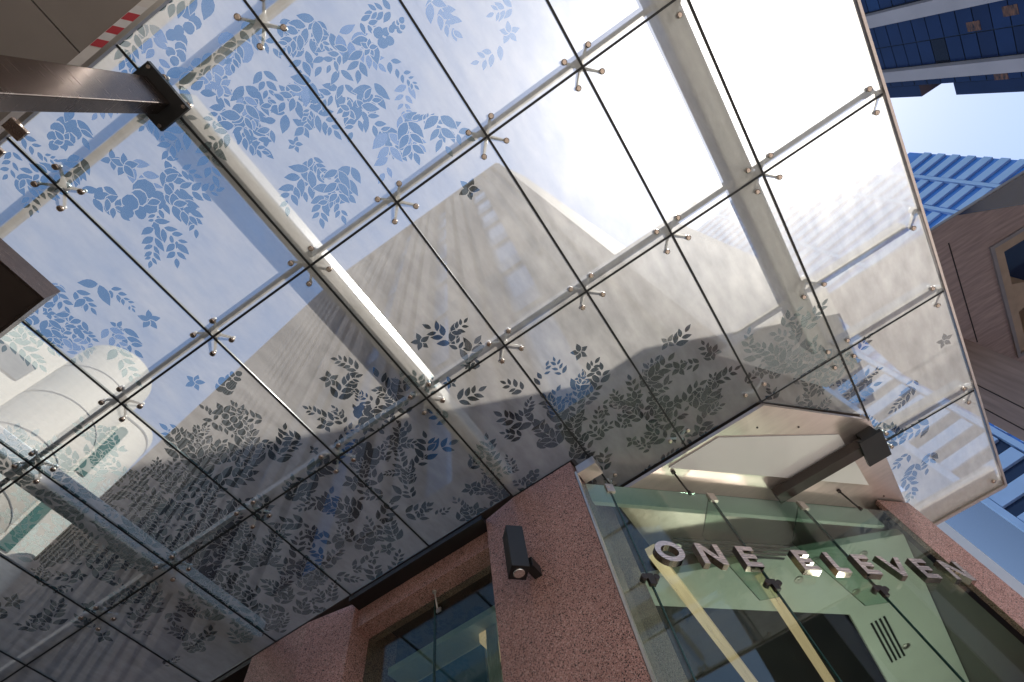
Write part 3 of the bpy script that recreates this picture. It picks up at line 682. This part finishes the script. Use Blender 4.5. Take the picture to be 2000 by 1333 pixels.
b = MB(); b.prism(rounded(-26.4,1.0,5.3,1.6,8,0,0), 0, 33.4); b.build('corner_wing', M_white, wb)
for z in (16.5, 19.6, 22.7, 25.8, 28.9, 32.0):
    b = MB(); b.prism([(-26.8+2.315*math.cos(i*math.pi/16), 0.6+2.315*math.sin(i*math.pi/16)) for i in range(32)], z, z+0.07); b.build('floor_line', M_greywin, wb)
b = MB(); b.prism(rounded(-26.38,1.0,5.32,1.6,7.9,0,0), 32.6, 32.75); b.build('parapet_line', M_greywin, wb)
for y in (2.3, 3.3):
    for z in (10, 16, 22, 27.4):
        b = MB(); arc = [(y-0.28, z), (y+0.28, z)]+[(y+0.28*math.cos(i*math.pi/10), z+4.2+0.28*math.sin(i*math.pi/10)) for i in range(11)]
        b.face([(-26.36, p[0], p[1]) for p in arc]); f2 = [(-26.6, p[0], p[1]) for p in arc]
        for u, v in zip(arc, arc[1:]+arc[:1]): b.face([(-26.36,u[0],u[1]),(-26.36,v[0],v[1]),(-26.6,v[0],v[1]),(-26.6,u[0],u[1])])
        b.build('slot_window', M_greenwin, wb)

# ------------------------------------------------------------------ navy glass tower, upper right
nt = empty('navy_glass_tower', (50, 14, 0), 'dark navy glass tower with grey vertical piers at the upper right', 'building')
X1 = 40.0
b = MB(); b.box(X1+0.05, X1+22, 3.0, 23.1, 0, 64); b.build('core', M_mull, nt)
pr = random.Random(5)
def panes(b, y0, y1, z0, z1, pw=1.42, ph=1.62):
    ny = max(1, round((y1-y0)/pw)); dy = (y1-y0)/ny
    nz = int((z1-z0)/ph)
    for i in range(ny):
        for j in range(nz):
            u = pr.random(); mi = 0 if u < .60 else 1 if u < .86 else 2 if u < .95 else 3
            tlt = pr.uniform(-0.006, 0.006); t2 = pr.uniform(-0.006, 0.006)
            ya, yb, za, zb = y0+i*dy+0.04, y0+(i+1)*dy-0.04, z0+j*ph+0.04, z0+(j+1)*ph-0.04
            b.face([(X1+tlt, ya, za), (X1-tlt, yb, za), (X1-tlt+t2, yb, zb), (X1+tlt+t2, ya, zb)], mi)
for y0, y1 in ((4.0, 8.95), (10.25, 15.2), (16.6, 21.1), (22.3, 23.1)):
    b = MB(); panes(b, y0, y1, 30, 64, 1.9 if y1 > 20 else 1.6, 1.5); b.build('curtain_wall', M_navy, nt, recalc=False)
for y0, y1 in ((9.0,10.2),(15.3,16.5),(21.15,22.25)):
    b = MB(); b.box(X1-0.55, X1+0.04, y0, y1, 0, 64.5); b.build('pier', M_pilaster, nt)
for z0, z1 in ((0, 49.8), (53.6, 64)):
    b = MB(); b.box(X1+0.05, X1+12, 23.12, 24.3, z0, z1); wgo = b.build('return_wing', M_navy[1], nt)
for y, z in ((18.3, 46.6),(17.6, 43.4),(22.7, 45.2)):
    b = MB(); b.box(X1-0.02, X1+0.03, y-0.40, y+0.40, z-0.6, z+0.6); b.build('painted_reflection_pane', M_warm, nt)

# ------------------------------------------------------------------ striped blue tower, right
bt = empty('striped_blue_tower', (60, 85, 0), 'blue tower with pale horizontal spandrels behind the brown stone building', 'building')
an = math.radians(-8); U = Vector((math.cos(an), math.sin(an), 0)); W = Vector((-math.sin(an), math.cos(an), 0)); B0 = Vector((32.2, 79.7, 0))
def tb(name, w0, w1, d0, d1, z0, z1, m_):
    b = MB(); b.obox(B0+U*(w0+w1)/2+W*(d0+d1)/2+Vector((0,0,(z0+z1)/2)), U*(w1-w0)/2, W*(d1-d0)/2, Vector((0,0,(z1-z0)/2))); return b.build(name, m_, bt)
tb('glazing', 9.3, 53.4, 0.5, 30, 0, 176, M_bwin); tb('glazing', 0.2, 9.3, 0.5, 30, 0, 176, M_bdeep); tb('glazing', 53.4, 61.5, 0.5, 30, 0, 131, M_bwin)  # left bay: shade put into the darker glazing colour
for i in range(44):
    z = 8+3.9*i
    b = MB(); segs = [(0.9, 8.6), (10.0, 26.6), (28.2, 44.8), (46.4, 53.0), (54.3, 61.3)]
    for w0, w1 in segs:
        if w0 > 54 and z > 128: continue
        b.obox(B0+U*(w0+w1)/2+W*0.2+Vector((0,0,z)), U*((w1-w0)/2), W*0.28, Vector((0,0,0.98)))
    b.build('spandrel', M_span, bt)
for w in (0.35, 9.3, 27.4, 45.6, 53.65): tb('column', w-0.42, w+0.42, -0.25, 0.49, 0, 131 if w > 50 else 176, M_span)
pt_ = MB(); pt_.prism([(150,128),(158,128),(158,140),(150,140)], 0, 208)
tag(pt_.build('pale_tower', M_white), 'thin pale tower edge just behind the striped blue tower', 'building')

# ------------------------------------------------------------------ brown stone building, right
bs = empty('brown_stone_building', (30, 35, 0), 'brown stone building with a broad overhanging underside and a deep square recess', 'building')
ZS = 30.0
# underside built around the recess
rx0, rx1, ry0, ry1 = 23.5, 34.0, 24.5, 33.3
b = MB()
b.prism([(13,21.0),(rx0,21.0),(rx0,43.3),(20.4,37.6),(16,29.65)], ZS, ZS+0.15); b.box(rx0, rx1, 21.0, ry0, ZS, ZS+0.15); b.box(rx0, rx1, ry1, 43.3, ZS, ZS+0.15); b.box(rx1, 60, 21.0, 60, ZS, ZS+0.15)
b.build('overhang', M_brown, bs)
b = MB(); b.box(rx0-0.22, rx0, ry0-0.22, ry1+0.22, ZS-0.12, ZS+0.3); b.box(rx0, rx1, ry0-0.22, ry0, ZS-0.12, ZS+0.3); b.box(rx0, rx1, ry1, ry1+0.22, ZS-0.12, ZS+0.3); b.build('recess_lip', M_greystone, bs)
b = MB(); b.box(rx0+0.02, rx0+0.6, ry0, ry1, ZS+0.02, ZS+5); b.box(rx0+0.6, rx1, ry0+0.02, ry0+0.7, ZS+0.02, ZS+5); b.box(rx0+0.6, rx1, ry1-0.6, ry1-0.02, ZS+0.02, ZS+5)
b.prism([(rx0+0.6,28.0),(rx0+1.9,28.6),(rx0+1.9,30.2),(rx0+0.6,30.6)], ZS+0.4, ZS+5)
b.build('recess_lining', M_tan, bs)
b = MB(); b.box(rx0, rx1, ry0, ry1, ZS+3.2, ZS+3.4); b.build('recess_glazing', M_bdeep, bs)
b = MB(); b.prism([(16.0,29.66),(20.4,29.66),(20.4,37.5)], 0, ZS-0.02); b.build('wall', M_brownwall, bs)
for x in (17.75, 16.6): 
    b = MB(); b.box(x-0.03, x+0.03, 29.63, 29.67, 0, ZS-0.03); b.build('wall_joint', M_joint, bs)
b = MB(); b.prism([(22.0,21.02),(60,21.02),(60,27.6),(26.2,23.1)], ZS-0.02, ZS-0.004); b.build('soffit_shadow_panel', M_bdeep, bs)  # shadow wedge on the soffit, laid on as a dark sheet
b = MB(); b.box(21.05, 21.13, 22.4, 30.5, ZS-0.012, ZS+0.005); b.build('soffit_joint', M_joint, bs)
b = MB(); b.box(15.0, 60, 20.93, 20.998, ZS-0.03, ZS+0.17); b.build('front_edge', M_greystone, bs)
st = MB(); st.prism([(5.2,18.0),(6.02,18.0),(6.02,30),(5.2,30)], 0.14, 14.5)
tag(st.build('pale_stone_wall', plain('pale_limestone', (0.85, 0.80, 0.74), 0.8, 0, 0.05, 0.8)), 'pale stone wall end rising past the granite pillar beside the sky', 'wall')
